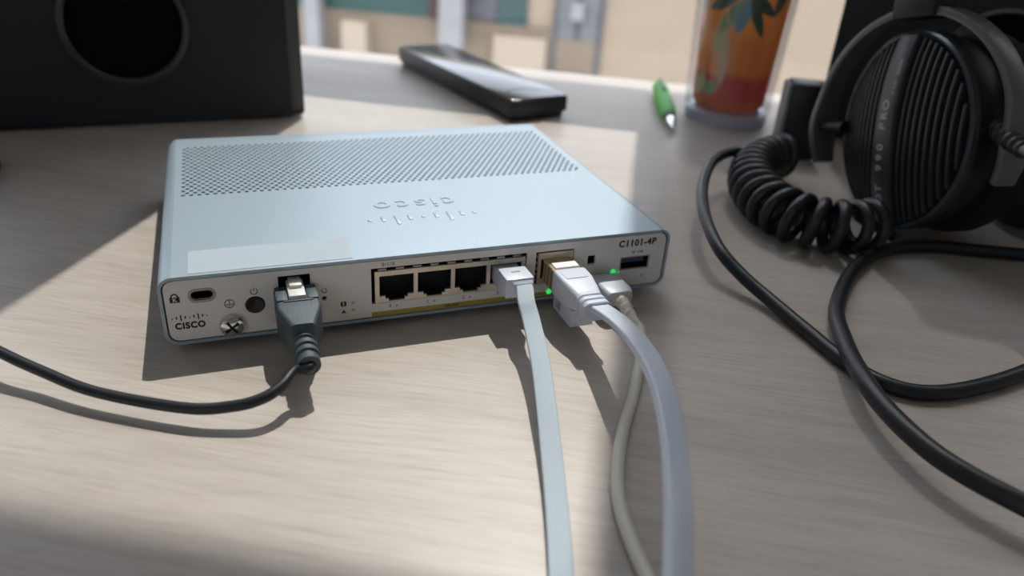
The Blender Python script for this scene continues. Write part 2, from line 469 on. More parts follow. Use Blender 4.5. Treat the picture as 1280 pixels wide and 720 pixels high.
# flat top around the vent opening
xl, xr = X0 + RC, X1 - RC
VX0, VX1, VY0, VY1 = 5.8, 181.8, 70.2, 133.0
zt = Z1
def quad(*p): bm.faces.new([bm.verts.new(q) for q in p])
yb0, yb1, yb2 = [y for y, _ in YS[1:]]
for x0, x1, y0, y1 in ((xl, xr, -0.3, VY0), (xl, xr, VY1, yb0), (xl, VX0, VY0, VY1), (VX1, xr, VY0, VY1)):
    quad((x0, y0, zt), (x1, y0, zt), (x1, y1, zt), (x0, y1, zt))
quad((xl, yb0, zt), (xr, yb0, zt), (xr - .35, yb1, zt - .35), (xl + .35, yb1, zt - .35))
quad((xl + .35, yb1, zt - .35), (xr - .35, yb1, zt - .35), (xr - 1.2, yb2, zt - 1.2), (xl + 1.2, yb2, zt - 1.2))
bmesh.ops.remove_doubles(bm, verts=bm.verts, dist=0.01)
shell = from_bm('shell', bm, M_SILVER, router, 25)
# perforated vent
bm = bmesh.new()
PX, NR = 3.0, 26
PY = (VY1 - VY0) / NR
HR = 0.9
NC = int((VX1 - VX0) / PX)
for r in range(NR):
    y0 = VY0 + r * PY; y1 = y0 + PY
    off = (PX / 2 if r % 2 else 0.0)
    xs = VX0 + off + (VX1 - VX0 - NC * PX) / 2 - (PX / 4 if True else 0)
    ncell = NC if not r % 2 else NC
    bx0 = max(xs, VX0)
    cells = []
    for c_ in range(ncell):
        cx0 = xs + c_ * PX; cx1 = cx0 + PX
        if cx0 < VX0 - 1e-6 or cx1 > VX1 + 1e-6: continue
        cells.append((cx0, cx1))
    fx0, fx1 = cells[0][0], cells[-1][1]
    if fx0 > VX0 + 1e-4: bm.faces.new([bm.verts.new(p) for p in ((VX0, y0, zt), (fx0, y0, zt), (fx0, y1, zt), (VX0, y1, zt))])
    if fx1 < VX1 - 1e-4: bm.faces.new([bm.verts.new(p) for p in ((fx1, y0, zt), (VX1, y0, zt), (VX1, y1, zt), (fx1, y1, zt))])
    for cx0, cx1 in cells:
        mx_, my_ = (cx0 + cx1) / 2, (y0 + y1) / 2
        o_ = [bm.verts.new(p) for p in ((cx1, y1, zt), (cx0, y1, zt), (cx0, y0, zt), (cx1, y0, zt))]
        h_ = [bm.verts.new((mx_ + HR * math.cos(math.radians(22.5 + 45 * k)), my_ + HR * math.sin(math.radians(22.5 + 45 * k)), zt)) for k in range(8)]
        l_ = [bm.verts.new((v.co.x, v.co.y, zt - 1.1)) for v in h_]
        for q in range(4):
            bm.faces.new((o_[q], h_[(2 * q + 1) % 8], h_[2 * q]))
            bm.faces.new((o_[q], o_[(q + 1) % 4], h_[(2 * q + 2) % 8], h_[(2 * q + 1) % 8]))
        for q in range(8):
            bm.faces.new((h_[q], h_[(q + 1) % 8], l_[(q + 1) % 8], l_[q]))
me = bpy.data.meshes.new('vent_grille'); bm.transform(Matrix.Scale(S, 4)); bm.to_mesh(me); bm.free()
vg = link('vent_grille', me, M_SILVER, router, 0)
# inner dark chassis seen through holes
box('chassis', (6, 24, 5), (182, 140, 24.5), M_VOID, router)
# feet
for fx, fy in ((14, 12), (174, 12), (14, 132), (174, 132)):
    lathe('rubber_foot', [(6.5, 0), (6.8, 0.6), (6.8, 3.4)], M_BLACK, router, 20, Matrix.Translation((fx, fy, 0)))
# front panel plate with its openings
PZ0, PZ1 = 4.5, 26.7
outer = [(94 + x, (PZ0 + PZ1) / 2 + z) for x, z in rrect(185.4, PZ1 - PZ0, 3.3, 6)]
holes = [stad2(12.8, 20.7, 7.0, 3.4), circ2(29, 14.9, 3.3), rect2(37.0, 8.2, 47.6, 24.6), circ2(51.9, 14.3, 0.85, 14),
         rect2(68.4, 9.7, 127.2, 23.9), rect2(130.8, 10.0, 146.6, 23.7), rect2(152.7, 15.9, 156.1, 19.9), rect2(167.2, 11.8, 180.4, 17.6),
         rect2(155.2, 6.6, 163.6, 10.0)]
flat2d('front_panel', [outer] + holes, 1.2, M_PANEL, router, FR(0.0))
box('panel_backing', (2, 6, 4.6), (186, 9, 26.4), M_VOID, router)
# lock slot ring + cavity
flat2d('lock_slot_rim', [stad2(12.8, 20.7, 8.8, 5.2), stad2(12.8, 20.7, 7.0, 3.4)], 0.5, mat('slot_rim', (0.42, 0.41, 0.40), 0.5), router, FR(-0.15))
# padlock icon with K
lk = flat2d('printed_icon', [rect2(2.9, 18.9, 6.0, 20.9)], 0.06, M_INK, router, FR(-0.03))
flat2d('icon_shackle', [[(4.45 + 1.25 * math.cos(a), 20.8 + 1.5 * math.sin(a)) for a in [math.pi * k / 10 for k in range(11)]] +
       [(4.45 + .8 * math.cos(a), 20.8 + 1.0 * math.sin(a)) for a in [math.pi * k / 10 for k in range(10, -1, -1)]]], 0.06, M_INK, lk, FR(-0.03))
text('icon_letter', 'K', 2.1, M_PANEL, lk, FRT(4.45, 19.9, -0.1), bold=0.03)
# brand logo: nine bars over the word
lg = text('printed_logo', 'CISCO', 3.2, M_INK, router, FRT(8.0, 9.9, -0.05), bold=0.16, space=1.16, sx=0.90)
bh = [0.5, 1.1, 2.2, 1.1, 0.5, 1.1, 2.2, 1.1, 0.5]
for k in range(9):
    x = 2.75 + k * 1.34; zc = 12.75 + 0.4
    lo = zc - 0.5 - (0.75 if bh[k] > 2 else 0.0); hi = lo + bh[k] + (0.0 if bh[k] < 2 else 0.1)
    flat2d('logo_bar', [[(x + px, (lo + hi) / 2 + pz) for px, pz in rrect(0.44, max(hi - lo, .46), 0.21, 3)]], 0.06, M_INK, lg, FR(-0.03))
# ground symbol + screw
ig = flat2d('printed_icon', [circ2(20.9, 16.4, 1.65), circ2(20.9, 16.4, 1.38)], 0.06, M_INK, router, FR(-0.03))
flat2d('icon_line', [rect2(19.6, 16.0, 22.2, 16.25)], 0.06, M_INK, ig, FR(-0.03))
flat2d('icon_line', [rect2(20.78, 16.2, 21.02, 17.9)], 0.06, M_INK, ig, FR(-0.03))
flat2d('icon_line', [rect2(20.2, 15.4, 21.6, 15.62)], 0.06, M_INK, ig, FR(-0.03))
MS = Matrix.Translation((20.9, 0, 8.4)) @ Matrix.Rotation(math.pi / 2, 4, 'X')
sc = lathe('ground_screw', [(4.0, 0), (4.0, 1.3), (3.6, 1.9), (2.2, 2.5), (0, 2.75)], M_CHROME, router, 32, MS)
for a in (35, 125):
    bm = bmesh.new(); bm_box(bm, (-2.6, -0.42, 2.0), (2.6, 0.42, 2.8))
    from_bm('screw_slot', bm, M_VOID, sc, M=MS @ Matrix.Rotation(math.radians(a), 4, 'Z'))
# power button and its symbol
lathe('power_button', [(3.15, -1.5), (3.15, 0.1), (2.8, 0.35), (1.5, 0.1), (0, 0.0)], mat('button_black', (0.006, 0.006, 0.007), 0.35), router, 32, Matrix.Translation((29, 0, 14.9)) @ Matrix.Rotation(math.pi / 2, 4, 'X'))
def arc_icon(cx, cz, ro, ri, a0, a1, par, nm='printed_icon'):
    A = [math.radians(a0 + (a1 - a0) * k / 16) for k in range(17)]
    return flat2d(nm, [[(cx + ro * math.cos(a), cz + ro * math.sin(a)) for a in A] + [(cx + ri * math.cos(a), cz + ri * math.sin(a)) for a in reversed(A)]], 0.06, M_INK, par, FR(-0.03))
ip = arc_icon(29, 20.0, 1.25, 0.98, 125, 415, router)
flat2d('icon_line', [rect2(28.87, 20.1, 29.13, 21.6)], 0.06, M_INK, ip, FR(-0.03))
# reset hole symbol, status letters
arc_icon(52, 17.4, 0.95, 0.7, -230, 90, router)
sb = flat2d('printed_icon', [[(58.4 + x, 11.2 + z) for x, z in rrect(2.0, 1.9, .35, 3)]], 0.06, M_INK, router, FR(-0.03))
text('icon_letter', 'S', 1.7, M_PANEL, sb, FRT(58.4, 11.2, -0.1), bold=0.03)
flat2d('printed_icon', [[(57.4, 7.5), (59.3, 7.5), (58.35, 8.8)]], 0.06, M_INK, router, FR(-0.03))
flat2d('status_light', [circ2(61.7, 11.3, .6, 14)], 0.08, mat('amber_lens', (0.65, 0.45, 0.28), 0.5), router, FR(-0.04))
flat2d('status_light', [circ2(61.7, 8.4, .6, 14)], 0.08, MATS['amber_lens'], router, FR(-0.04))
text('printed_text', '0/1/X', 1.9, M_INK, router, FRT(74.6, 25.1, -0.05), space=1.15)
text('printed_text', 'C1101-4P', 3.8, M_INK, router, FRT(173.9, 23.4, -0.05), bold=0.15, space=1.13, sx=0.97)
text('printed_text', 'SS', 1.5, M_INK, router, FRT(172.6, 19.4, -0.05), bold=.02)
text('printed_text', 'USB', 1.5, M_INK, router, FRT(175.6, 19.4, -0.05))
text('printed_text', '5V', 1.4, M_INK, router, FRT(178.0, 8.6, -0.05))
text('printed_text', 'L', 1.3, M_INK, router, FRT(34.3, 8.4, -0.05))
for d_, x in zip('0123', (75.0, 89.0, 102.6, 116.2)):
    text('printed_text', d_, 1.9, M_INK, router, FRT(x, 8.2, -0.05))
    flat2d('printed_icon', [[(x + 1.9, 7.8), (x + 3.0, 7.8), (x + 2.45, 8.7)]], 0.05, mat('grey_print', (0.3, 0.3, 0.3), .6), router, FR(-0.03))
ys = flat2d('yellow_stripe', [rect2(68.3, 4.55, 141.0, 6.35)], 0.06, M_YELLOW, router, FR(-0.03))
text('printed_text', 'GE LAN', 1.6, M_INK, ys, FRT(98, 5.45, -0.1), bold=.02)
# LAN jack block
def jack_hole(x0, x1):
    c = (x0 + x1) / 2
    return [(x0, 20.4), (x0, 12.3), (c - 4.1, 12.3), (c - 4.1, 11.2), (c - 2.9, 11.2), (c - 2.9, 10.2), (c + 2.9, 10.2), (c + 2.9, 11.2), (c + 4.1, 11.2), (c + 4.1, 12.3), (x1, 12.3), (x1, 20.4)]
JX = [(71.3, 83.8), (85.25, 97.75), (99.2, 111.5), (112.9, 125.2)]
jb = flat2d('jack_block', [rect2(69.7, 9.75, 126.7, 22.3)] + [jack_hole(a, b) for a, b in JX], 1.0, M_JACK, router, FR(0.25))
def cavity(nm, x0, x1, z0, z1, y0, y1, par, mt=None):
    bm = bmesh.new()
    v = [bm.verts.new(p) for p in ((x0, y0, z0), (x1, y0, z0), (x1, y0, z1), (x0, y0, z1), (x0, y1, z0), (x1, y1, z0), (x1, y1, z1), (x0, y1, z1))]
    for f in ((4, 5, 6, 7), (0, 1, 5, 4), (1, 2, 6, 5), (2, 3, 7, 6), (3, 0, 4, 7)): bm.faces.new([v[i] for i in f])
    return from_bm(nm, bm, mt or M_VOID, par, 0)
for a, b in JX: cavity('jack_cavity', a - .2, b + .2, 10.0, 20.6, 1.3, 12, jb)
M_SPRING = mat('spring_finger', (0.32, 0.30, 0.29), 0.3, metal=0.8)
for k in range(9):
    box('spring_finger', (70.8 + k * 6.35, 0.2, 22.5), (74.0 + k * 6.35, 1.2, 23.5), M_SPRING, jb, 0.2, 1)
# WAN jack
wj = flat2d('jack_block', [rect2(132.0, 10.1, 146.2, 22.9), jack_hole(133.2, 145.4)], 1.0, M_JACK, router, FR(0.25))
cavity('jack_cavity', 133.0, 145.6, 10.0, 20.6, 1.3, 12, wj)
for k in range(5): box('spring_finger', (131.0, 0.2, 11 + k * 2.5), (131.8, 1.2, 12.3 + k * 2.5), M_SPRING, wj, 0.1, 1)
# USB-A socket
us = cavity('usb_socket', 167.3, 180.3, 11.9, 17.5, 0.1, 12, router, M_VOID)
box('usb_tongue', (168.6, 1.0, 14.6), (178.3, 10, 16.5), mat('usb_blue', (0.02, 0.06, 0.14), 0.4), us, 0.15, 1)
flat2d('usb_shell', [rect2(167.25, 11.85, 180.35, 17.55), rect2(167.75, 12.3, 179.85, 17.1)], 3.0, mat('usb_steel', (0.45, 0.43, 0.40), .3, metal=1.0), us, FR(0.2))
# leds
for x, z in ((137.4, 6.2), (164.6, 11.6)):
    lathe('status_led', [(1.15, -0.6), (1.15, 0.15), (0.7, 0.6), (0, 0.75)], M_GREEN, router, 14, Matrix.Translation((x, 0, z)) @ Matrix.Rotation(math.pi / 2, 4, 'X'))
lathe('status_led', [(0.35, -0.6), (0.35, 0.1), (0, 0.2)], M_GREEN, router, 10, Matrix.Translation((167.0, 0, 11.3)) @ Matrix.Rotation(math.pi / 2, 4, 'X'))
# embossed mark on the top, turned round to face the back
MT = Matrix.Translation((95.2, 45.6, Z1)) @ Matrix.Rotation(math.pi, 4, 'Z')
el = text('embossed_logo', 'cisco', 13.5, M_SILVER, router, MT, depth=0.5, bold=0.15, space=1.25, sx=1.0)
bh2 = [1.6, 4.2, 8.2, 4.2, 1.6, 4.2, 8.2, 4.2, 1.6]
for k in range(9):
    x = 74.2 + k * 5.25; L_ = bh2[k]
    hi = 34.2 if L_ < 6 else 34.6
    if L_ < 2: hi = 32.6
    bm = bmesh.new(); bm_box(bm, (x - 0.75, hi - L_, Z1 - .2), (x + 0.75, hi, Z1 + 0.28), 0.18, 2)
    from_bm('embossed_bar', bm, M_SILVER, el)
# blank pale label along the front edge of the lid
box('blank_label', (9.4, 1.2, Z1 - .02), (62.5, 18.5, Z1 + 0.12), mat('label_paper', (0.43, 0.50, 0.56), 0.6), router)

# ------------------------------------------------------------------ black power lead
pw = thing('power_cable', 'black power lead with ridged plug and white latch pushed into the router', 'cable')
def ring(cx, cz, wd, ht, y, r): return [(cx + x, y, cz + z) for x, z in rrect(wd, ht, r, 4)]
loft('plug_body', [ring(42.2, 14, 14.0, 13.0, -0.6, 1.0), ring(42.2, 14, 14.2, 13.2, -1.2, 1.3), ring(42.2, 14, 14.2, 13.2, -13.6, 1.3),
                   ring(42.2, 14, 13.8, 13.0, -15, 1.3), ring(42.2, 13.9, 8.4, 11.2, -24, 2.2), ring(42.2, 13.4, 7.2, 7.2, -25, 3.4)], M_PLUG, pw, 35)
sr = []
for k, y in enumerate([-24, -26, -26.4, -27.2, -27.6, -29.6, -30, -30.8, -31.2, -33.2, -33.6, -34.4, -34.8, -37.5]):
    rr = 3.7 if k % 4 in (0, 1) else 2.9
    if k >= 12: rr = 3.5
    sr.append([(42.2 + x, y, 13.2 - (abs(y + 24)) * .06 + z) for x, z in circ(rr, 20)])
loft('strain_relief', sr, M_PLUG, pw, 35)
box('latch_tab', (39.5, -9.6, 19.4), (45.1, 2.5, 22.0), mat('white_nylon', (0.80, 0.79, 0.76), 0.4), pw, 0.5)
box('latch_ramp', (40.2, -4.6, 21.8), (44.4, 2.2, 23.2), MATS['white_nylon'], pw, 0.4)
box('latch_frame', (37.6, -11.2, 20.0), (47.2, -10.2, 21.0), M_PLUG, pw, 0.3)
box('latch_frame', (35.4, -10.4, 19.6), (39.2, -0.8, 21.2), M_PLUG, pw, 0.4)
box('latch_frame', (45.4, -10.4, 19.6), (49.0, -0.8, 21.2), M_PLUG, pw, 0.4)
pts = [Vector((42.2, -34, 12.6)), Vector((42.2, -38, 12.1)), un(369, 463, 11.5), un(352, 482, 10), un(328, 498, 8.5), un(290, 508, 6.8), un(230, 510, 5.6),
       un(120, 490, 5.6), un(50, 463, 7), un(0, 440, 8.8), un(-60, 408, 9), un(-140, 370, 5), un(-230, 330, 2.2)]
tube('cord', pts, 1.75, M_CORD, pw, 10, 12)

# ------------------------------------------------------------------ flat white patch cable in the fourth LAN port
def ribbon(name, pts, wd, th, mt, parent, rolls=None, n=10):
    path = spline(pts, n)
    rl = None
    if rolls:
        rl = []
        for i in range(len(path)):
            f = i / n; k = min(int(f), len(rolls) - 2); t = f - k; t = t * t * (3 - 2 * t)
            rl.append(math.radians(rolls[k] * (1 - t) + rolls[k + 1] * t))
    bm = bmesh.new(); bm_sweep(bm, path, rrect(wd, th, th * .28, 3), rolls=rl)
    return from_bm(name, bm, mt, parent, 40)
fa = thing('flat_patch_cable', 'flat white patch cable with a small square plug in the LAN jack row', 'cable')
bm = bmesh.new(); bm_box(bm, (113.9, -14.2, 13.4), (124.7, -4.4, 21.2), 0.7, 2); bm_box(bm, (114.4, -5.0, 12.6), (124.0, 6.0, 19.2), 0.3, 1)
fp = from_bm('plug', bm, M_WHITE2, fa)
flat2d('plug_recess', [stad2(0, 0, 3.6, 1.1)], 0.05, mat('recess_grey', (0.30, 0.31, 0.33), 0.6), fp, Matrix.Translation((119.4, -8.6, 21.25)))
loft('collar', [[(119.9 + x, -14.0, 17.6 + z) for x, z in rrect(9.0, 6.0, .8)], [(120.1 + x, -15.4, 18 + z) for x, z in rrect(7.6, 3.2, .8)]], M_WHITE2, fa)
pa = [Vector((120.0, -13.0, 18.6)), Vector((120.2, -16.2, 18.4)), un(658, 378, 16.6), un(664.5, 402, 13.6), un(675, 450, 10.6), un(682, 500, 8), un(688, 555, 5), un(694.5, 620, 3), un(700, 690, 2.2),
      un(703, 760, 1.6), un(706, 900, 1.3)]
ribbon('flat_cord', pa, 6.2, 1.7, M_WHITE, fa, rolls=[0, 0, 0, -3, -6, -5, -3, 0, 0, 0, 0])

# ------------------------------------------------------------------ flat white cable with shielded plug in the WAN port
fbx = thing('shielded_ethernet_cable', 'broad flat white cable arching up from a gold shielded plug', 'cable')
CX = 140.2
box('metal_shield', (133.9, -11.0, 11.8), (145.3, 8, 20.4), M_GOLD, fbx, 0.3, 1)
box('shield_clip', (135.2, -8.8, 20.2), (145.0, -4.4, 20.95), mat('clip_steel', (0.82, 0.82, 0.83), 0.5, metal=0.2), fbx, 0.2, 1)
for y in (-2.6, -5.6, -8.6): box('shield_seam', (133.75, y - .15, 12.2), (134.0, y + .15, 19.8), mat('brown_seam', (0.12, .08, .05), .5), fbx)
boot = loft('plug_boot', [ring(CX, 16.0, 12.6, 9.6, -10.2, 0.8), ring(CX, 16.0, 12.9, 9.9, -10.8, 1.0), ring(CX, 16.0, 12.9, 9.9, -17, 1.2), ring(CX + .1, 16.0, 11.4, 8.4, -24, 1.8),
                          ring(CX + .2, 16.0, 10.0, 7.0, -28, 2.4)], M_WHITE2, fbx, 35)
flat2d('boot_panel', [[(x, y) for x, y in rrect(9.0, 6.4, .8)]], 0.12, M_WHITE2, boot, Matrix.Translation((CX - .1, -14.6, 21.06)))
rr_ = []
for k, y in enumerate([-26, -28.4, -28.7, -29.4, -29.7, -31.4, -31.7, -32.4, -32.7, -34.6]):
    g = 0 if k % 4 in (0, 1) else 0.8
    rr_.append([(CX + .3 + x, y, 16.2 + z) for x, z in rrect(10.4 - g * 1.4, 7.4 - g * 1.4, 2.6, 4)])
loft('strain_relief', rr_, M_WHITE2, fbx, 30)
flat2d('latch_hood', [rect2(-25, 4.8, -9.2, 11.6), rect2(-15.5, 6.0, -10.6, 9.8)], 9.0, M_WHITE2, fbx,
       Matrix(((0, 0, 1, 144.5), (1, 0, 0, 0), (0, 1, 0, 0), (0, 0, 0, 1))))
pb = [Vector((CX + .4, -32, 16.5)), Vector((CX + .8, -36.5, 18.0)), un(776, 404, 23.5), un(800, 431, 27), un(820, 465, 28.3), un(835, 510, 28.6), un(844, 570, 28), un(848, 640, 27), un(848, 700, 25.5),
      un(846, 780, 24), un(842, 900, 20)]
ribbon('flat_cord', pb, 7.0, 2.5, M_WHITE2, fbx, rolls=[0, 0, 2, 6, 12, 20, 28, 32, 34, 34, 30])

# ------------------------------------------------------------------ white USB console lead
uc = thing('usb_cable', 'thin ivory round USB lead plugged low into the router face', 'cable')
box('metal_connector', (156.0, -3.6, 6.9), (163.0, 4, 9.8), M_CHROME, uc, 0.3, 1)
loft('plug_body', [ring(159.6, 8.9, 11.4, 6.6, -2.0, 1.0), ring(159.6, 8.9, 11.8, 7.0, -2.8, 1.2), ring(159.6, 8.9, 11.8, 7.0, -14.5, 1.6), ring(159.6, 8.9, 10.6, 6.0, -16.6, 2.2)], M_WHITE2, uc, 35)
us_ = []
for k in range(16):
    y = -15.6 - k * 0.8; rr = (2.75 if k % 4 < 2 else 2.25) - k * 0.03
    us_.append([(159.6 + x, y, 8.7 - k * k * .012 + z) for x, z in circ(rr, 16)])
loft('strain_relief', us_, M_IVORY, uc, 30)
pc = [Vector((159.6, -25, 7.0)), Vector((159.7, -29, 5.8)), un(800, 412, 4.6), un(801, 440, 3.4), un(797, 465, 2.6), un(790, 499, 2.1), un(779, 538, 2.0), un(773.5, 570, 2.0), un(772, 612, 2.0), un(779, 648, 2.0), un(791, 682, 2.0), un(806, 716, 2.0),
      un(825, 760, 2.0), un(850, 830, 2.0)]
tube('cord', pc, 1.9, M_IVORY, uc, 8, 12)

# ------------------------------------------------------------------ speakers
M_CAB = mat('speaker_cabinet', (0.011, 0.013, 0.017), 0.6, bump=0.2, bscale=900)
M_CABS = mat('speaker_side', (0.05, 0.055, 0.06), 0.5, bump=0.1, bscale=500)
M_RING = mat('woofer_ring', (0.045, 0.048, 0.055), 0.35)
M_CONE = mat('woofer_cone', (0.004, 0.004, 0.005), 0.8, spec=0.1)
def speaker(name, label, loc, rz, wd, dp, ht, wx, wz, wr):
    t = thing(name, label, 'speaker', loc, rz)
    # origin: front right bottom corner; cabinet runs to -x and +y
    loops = [rect2(-wd, 2, 0, ht), circ2(wx, wz, wr * .93, 48)]
    bm = bmesh.new(); bm_box(bm, (-wd, 8, 2), (0, dp, ht), 2.5)
    from_bm('cabinet', bm, M_CAB, t)
    fr = flat2d('baffle', [[(-wd / 2 + x, ht / 2 + 1 + z) for x, z in rrect(wd - 1, ht - 2, 3)], circ2(wx, wz, wr * .93, 48)], 14, M_CAB, t, FR(0.0), bevel=0.0)
    MW = Matrix.Translation((wx, 0, wz)) @ Matrix.Rotation(math.pi / 2, 4, 'X')
    lathe('woofer_ring', [(wr * .90, -6), (wr * .90, 1.2), (wr * .94, 2.6), (wr, 2.2), (wr * 1.02, 0), (wr * 1.02, -1)], M_RING, t, 56, MW, cap=False)
    lathe('woofer_cone', [(wr * .93, -4), (wr * .86, -1.5), (wr * .78, -4), (wr * .3, -7.6), (wr * .28, -6.6), (0, -5.4)], M_CONE, t, 48, MW, cap=False)
    box('edge_strip', (-8.5, -0.6, 6), (-1.5, 0.4, ht - 4), M_CABS, t, 0.3)
    for x in (-wd + 18, -18):
        for y in (20, dp - 18): lathe('rubber_foot', [(8, 0), (8, 2.2)], M_BLACK, t, 16, Matrix.Translation((x, y, 0)))
    return t
speaker('desktop_speaker', 'tall black speaker cabinet with a round woofer behind the router', (77.2, 272, 0), math.radians(2.5), 194, 175, 450, -98.5, 59, 34)
c2 = un(1014, 168)
s2 = speaker('desktop_speaker', 'tall black speaker cabinet standing behind the headphones', (c2.x + 194 * math.cos(math.radians(-46)), c2.y + 194 * math.sin(math.radians(-46)), 0), math.radians(-46), 194, 100, 450, -97, 62, 34)

# ------------------------------------------------------------------ small black mouse at the edge
mo = thing('computer_mouse', 'small rounded black mouse beside the speaker base', 'mouse', (-112.5, 190, 0))
secs = []
for t_ in [0.02, .1, .25, .45, .65, .82, .93, .99]:
    s_ = math.sin(math.pi * min(max(t_, 0), 1)) ** .45
    hgt = 22 * math.sin(math.pi * (0.12 + 0.8 * t_)) ** .7
    y = -48 + 96 * t_
    secs.append([(30 * s_ * math.copysign(abs(math.cos(a)) ** .7, math.cos(a)), y, max(0.0, hgt * abs(math.sin(a)) ** .6)) for a in [math.pi * k / 14 for k in range(15)]])
loft('mouse_shell', secs, M_BLACK, mo, 50)
lathe('scroll_wheel', [(4, -2.5), (5, -1.5), (5, 1.5), (4, 2.5)], M_CORD, mo, 20, Matrix.Translation((0, 26, 15.5)) @ Matrix.Rotation(math.pi / 2, 4, 'Y'))

# ------------------------------------------------------------------ long black case
A = un(498, 81); B = un(637, 154); Cc = un(709, 156)
ang = math.atan2((B - A).y, (B - A).x)
cs = thing('pen_case', 'long black case with a glossy top lying behind the router', 'case', B, ang + math.pi / 2)
Lc = (B - A).length; Wc = 47.0
M_CASE = mat('case_body', (0.020, 0.019, 0.020), 0.5, bump=0.08, bscale=700)
M_GLOSS = mat('case_gloss_lid', (0.03, 0.028, 0.03), 0.16, spec=0.4, coat=0.35, coatr=0.1, bscale=20)
box('case_base', (2, 2, 0), (Wc - 2, Lc - 2, 6), M_CASE, cs, 1)
box('case_body', (0, 0, 4), (Wc, Lc, 14.5), M_CASE, cs, 1.2)
box('glossy_lid', (0.8, 0.8, 14), (Wc - .8, Lc - .8, 15.6), M_GLOSS, cs, 0.7)
A2 = [(22 + 20 * math.cos(a), 4 + 22 * math.sin(a)) for a in [math.pi * k / 16 for k in range(17)]]
A3 = [(22 + 19 * math.cos(a), 4 + 20.8 * math.sin(a)) for a in [math.pi * k / 16 for k in range(16, -1, -1)]]
flat2d('thumb_groove', [A2 + A3], 0.15, M_VOID, cs, Matrix.Translation((0, 0, 15.7)))

# ------------------------------------------------------------------ green pen
p0, p1 = un(824, 108, 6), un(842, 160, 4)
dv = (p1 - p0); Lp = dv.length
pn = thing('ballpoint_pen', 'bright green pen with a silver tip lying beside the tumbler', 'pen', p0, 0)
pn.matrix_world = Matrix.Translation(p0 * S) @ dv.to_track_quat('Z', 'Y').to_matrix().to_4x4()
M_PEN = mat('green_pen_barrel', (0.07, 0.52, 0.03), 0.5, spec=0.25)
lathe('barrel', [(3.6, 0), (5.4, 1.5), (6.0, 12), (6.0, Lp * .62), (4.6, Lp * .74)], M_PEN, pn, 20)
lathe('end_cap', [(0, -7), (2.2, -6.4), (2.4, 0.5)], mat('dark_green_cap', (0.03, 0.16, 0.03), .4), pn, 16)
lathe('grip', [(4.25, Lp * .735), (3.8, Lp * .84)], mat('pen_grip', (.03, .06, .03), .6), pn, 20)
lathe('silver_tip', [(3.7, Lp * .835), (2.6, Lp * .92), (0.8, Lp * .985), (0.4, Lp)], M_CHROME, pn, 16)
box('clip', (-1.4, 5.6, 0), (1.4, 7.2, Lp * .32), MATS['dark_green_cap'], pn, 0.5)

# ------------------------------------------------------------------ tumbler
tb = thing('tumbler', 'clear double walled tumbler with orange tropical leaf print', 'cup', (374, 231, 0))
HT = 165.0
def rad(z): return 30.5 + 7.0 * z / HT
M_CLEAR = glassy('clear_acrylic', (0.95, 0.95, 0.97), 0.03, 1.49, 0.03, (0.8, 0.8, 0.85))
lathe('outer_wall', [(rad(0) - 1.5, 0.3), (rad(0), 2.5), (rad(HT), HT), (rad(HT) - 1.2, HT), (rad(0) - 1.6, 9)], M_CLEAR, tb, 56, cap=False)
MG = bpy.data.materials.new('base_acrylic'); MG.use_nodes = True
b_ = MG.node_tree.nodes['Principled BSDF']; b_.inputs['Transmission Weight'].default_value = 0.35; b_.inputs['Roughness'].default_value = 0.08
b_.inputs['Base Color'].default_value = (0.86, 0.86, 0.97, 1); b_.inputs['IOR'].default_value = 1.45
lathe('base_disc', [(0, 0), (rad(0) - 2.2, 0), (rad(0) - 1.6, 0.8), (rad(0) - 1.4, 7.5), (rad(0) - 4, 9), (0, 9)], MG, tb, 56, cap=False)
MP = bpy.data.materials.new('orange_print'); MP.use_nodes = True
nt = MP.node_tree; b_ = nt.nodes['Principled BSDF']; b_.inputs['Roughness'].default_value = 0.35
tc = nt.nodes.new('ShaderNodeTexCoord'); sp_ = nt.nodes.new('ShaderNodeSeparateXYZ'); nt.links.new(tc.outputs['Object'], sp_.inputs[0])
nz = nt.nodes.new('ShaderNodeTexNoise'); nz.inputs['Scale'].default_value = 60; nt.links.new(tc.outputs['Object'], nz.inputs['Vector'])
ma = nt.nodes.new('ShaderNodeMath'); ma.operation = 'MULTIPLY_ADD'; ma.inputs[1].default_value = 0.012; nt.links.new(nz.outputs['Fac'], ma.inputs[0]); nt.links.new(sp_.outputs['Z'], ma.inputs[2])
mr = nt.nodes.new('ShaderNodeMapRange'); mr.inputs['From Min'].default_value = 0.0; mr.inputs['From Max'].default_value = 0.165; nt.links.new(ma.outputs[0], mr.inputs['Value'])
rp = nt.nodes.new('ShaderNodeValToRGB'); cr = rp.color_ramp
cr.elements[0].position = 0.0; cr.elements[0].color = (0.62, 0.20, 0.04, 1)
cr.elements[1].position = 1.0; cr.elements[1].color = (0.85, 0.40, 0.06, 1)
for p_, c_ in ((0.13, (0.62, 0.20, 0.04)), (0.16, (0.62, 0.10, 0.10)), (0.235, (0.62, 0.10, 0.10)), (0.26, (0.78, 0.38, 0.06)), (0.5, (0.82, 0.42, 0.07))):
    e = cr.elements.new(p_); e.color = (*c_, 1)
nt.links.new(mr.outputs[0], rp.inputs['Fac']); nt.links.new(rp.outputs['Color'], b_.inputs['Base Color'])
tl_ = nt.nodes.new('ShaderNodeBsdfTranslucent'); nt.links.new(rp.outputs['Color'], tl_.inputs[0])
mx2 = nt.nodes.new('ShaderNodeMixShader'); mx2.inputs[0].default_value = 0.55
nt.links.new(b_.outputs[0], mx2.inputs[1]); nt.links.new(tl_.outputs[0], mx2.inputs[2]); nt.links.new(mx2.outputs[0], nt.nodes['Material Output'].inputs[0])
def ri(z): return rad(z) - 4.5 if z > 20 else rad(z) - 4.5 - (20 - z) * .12
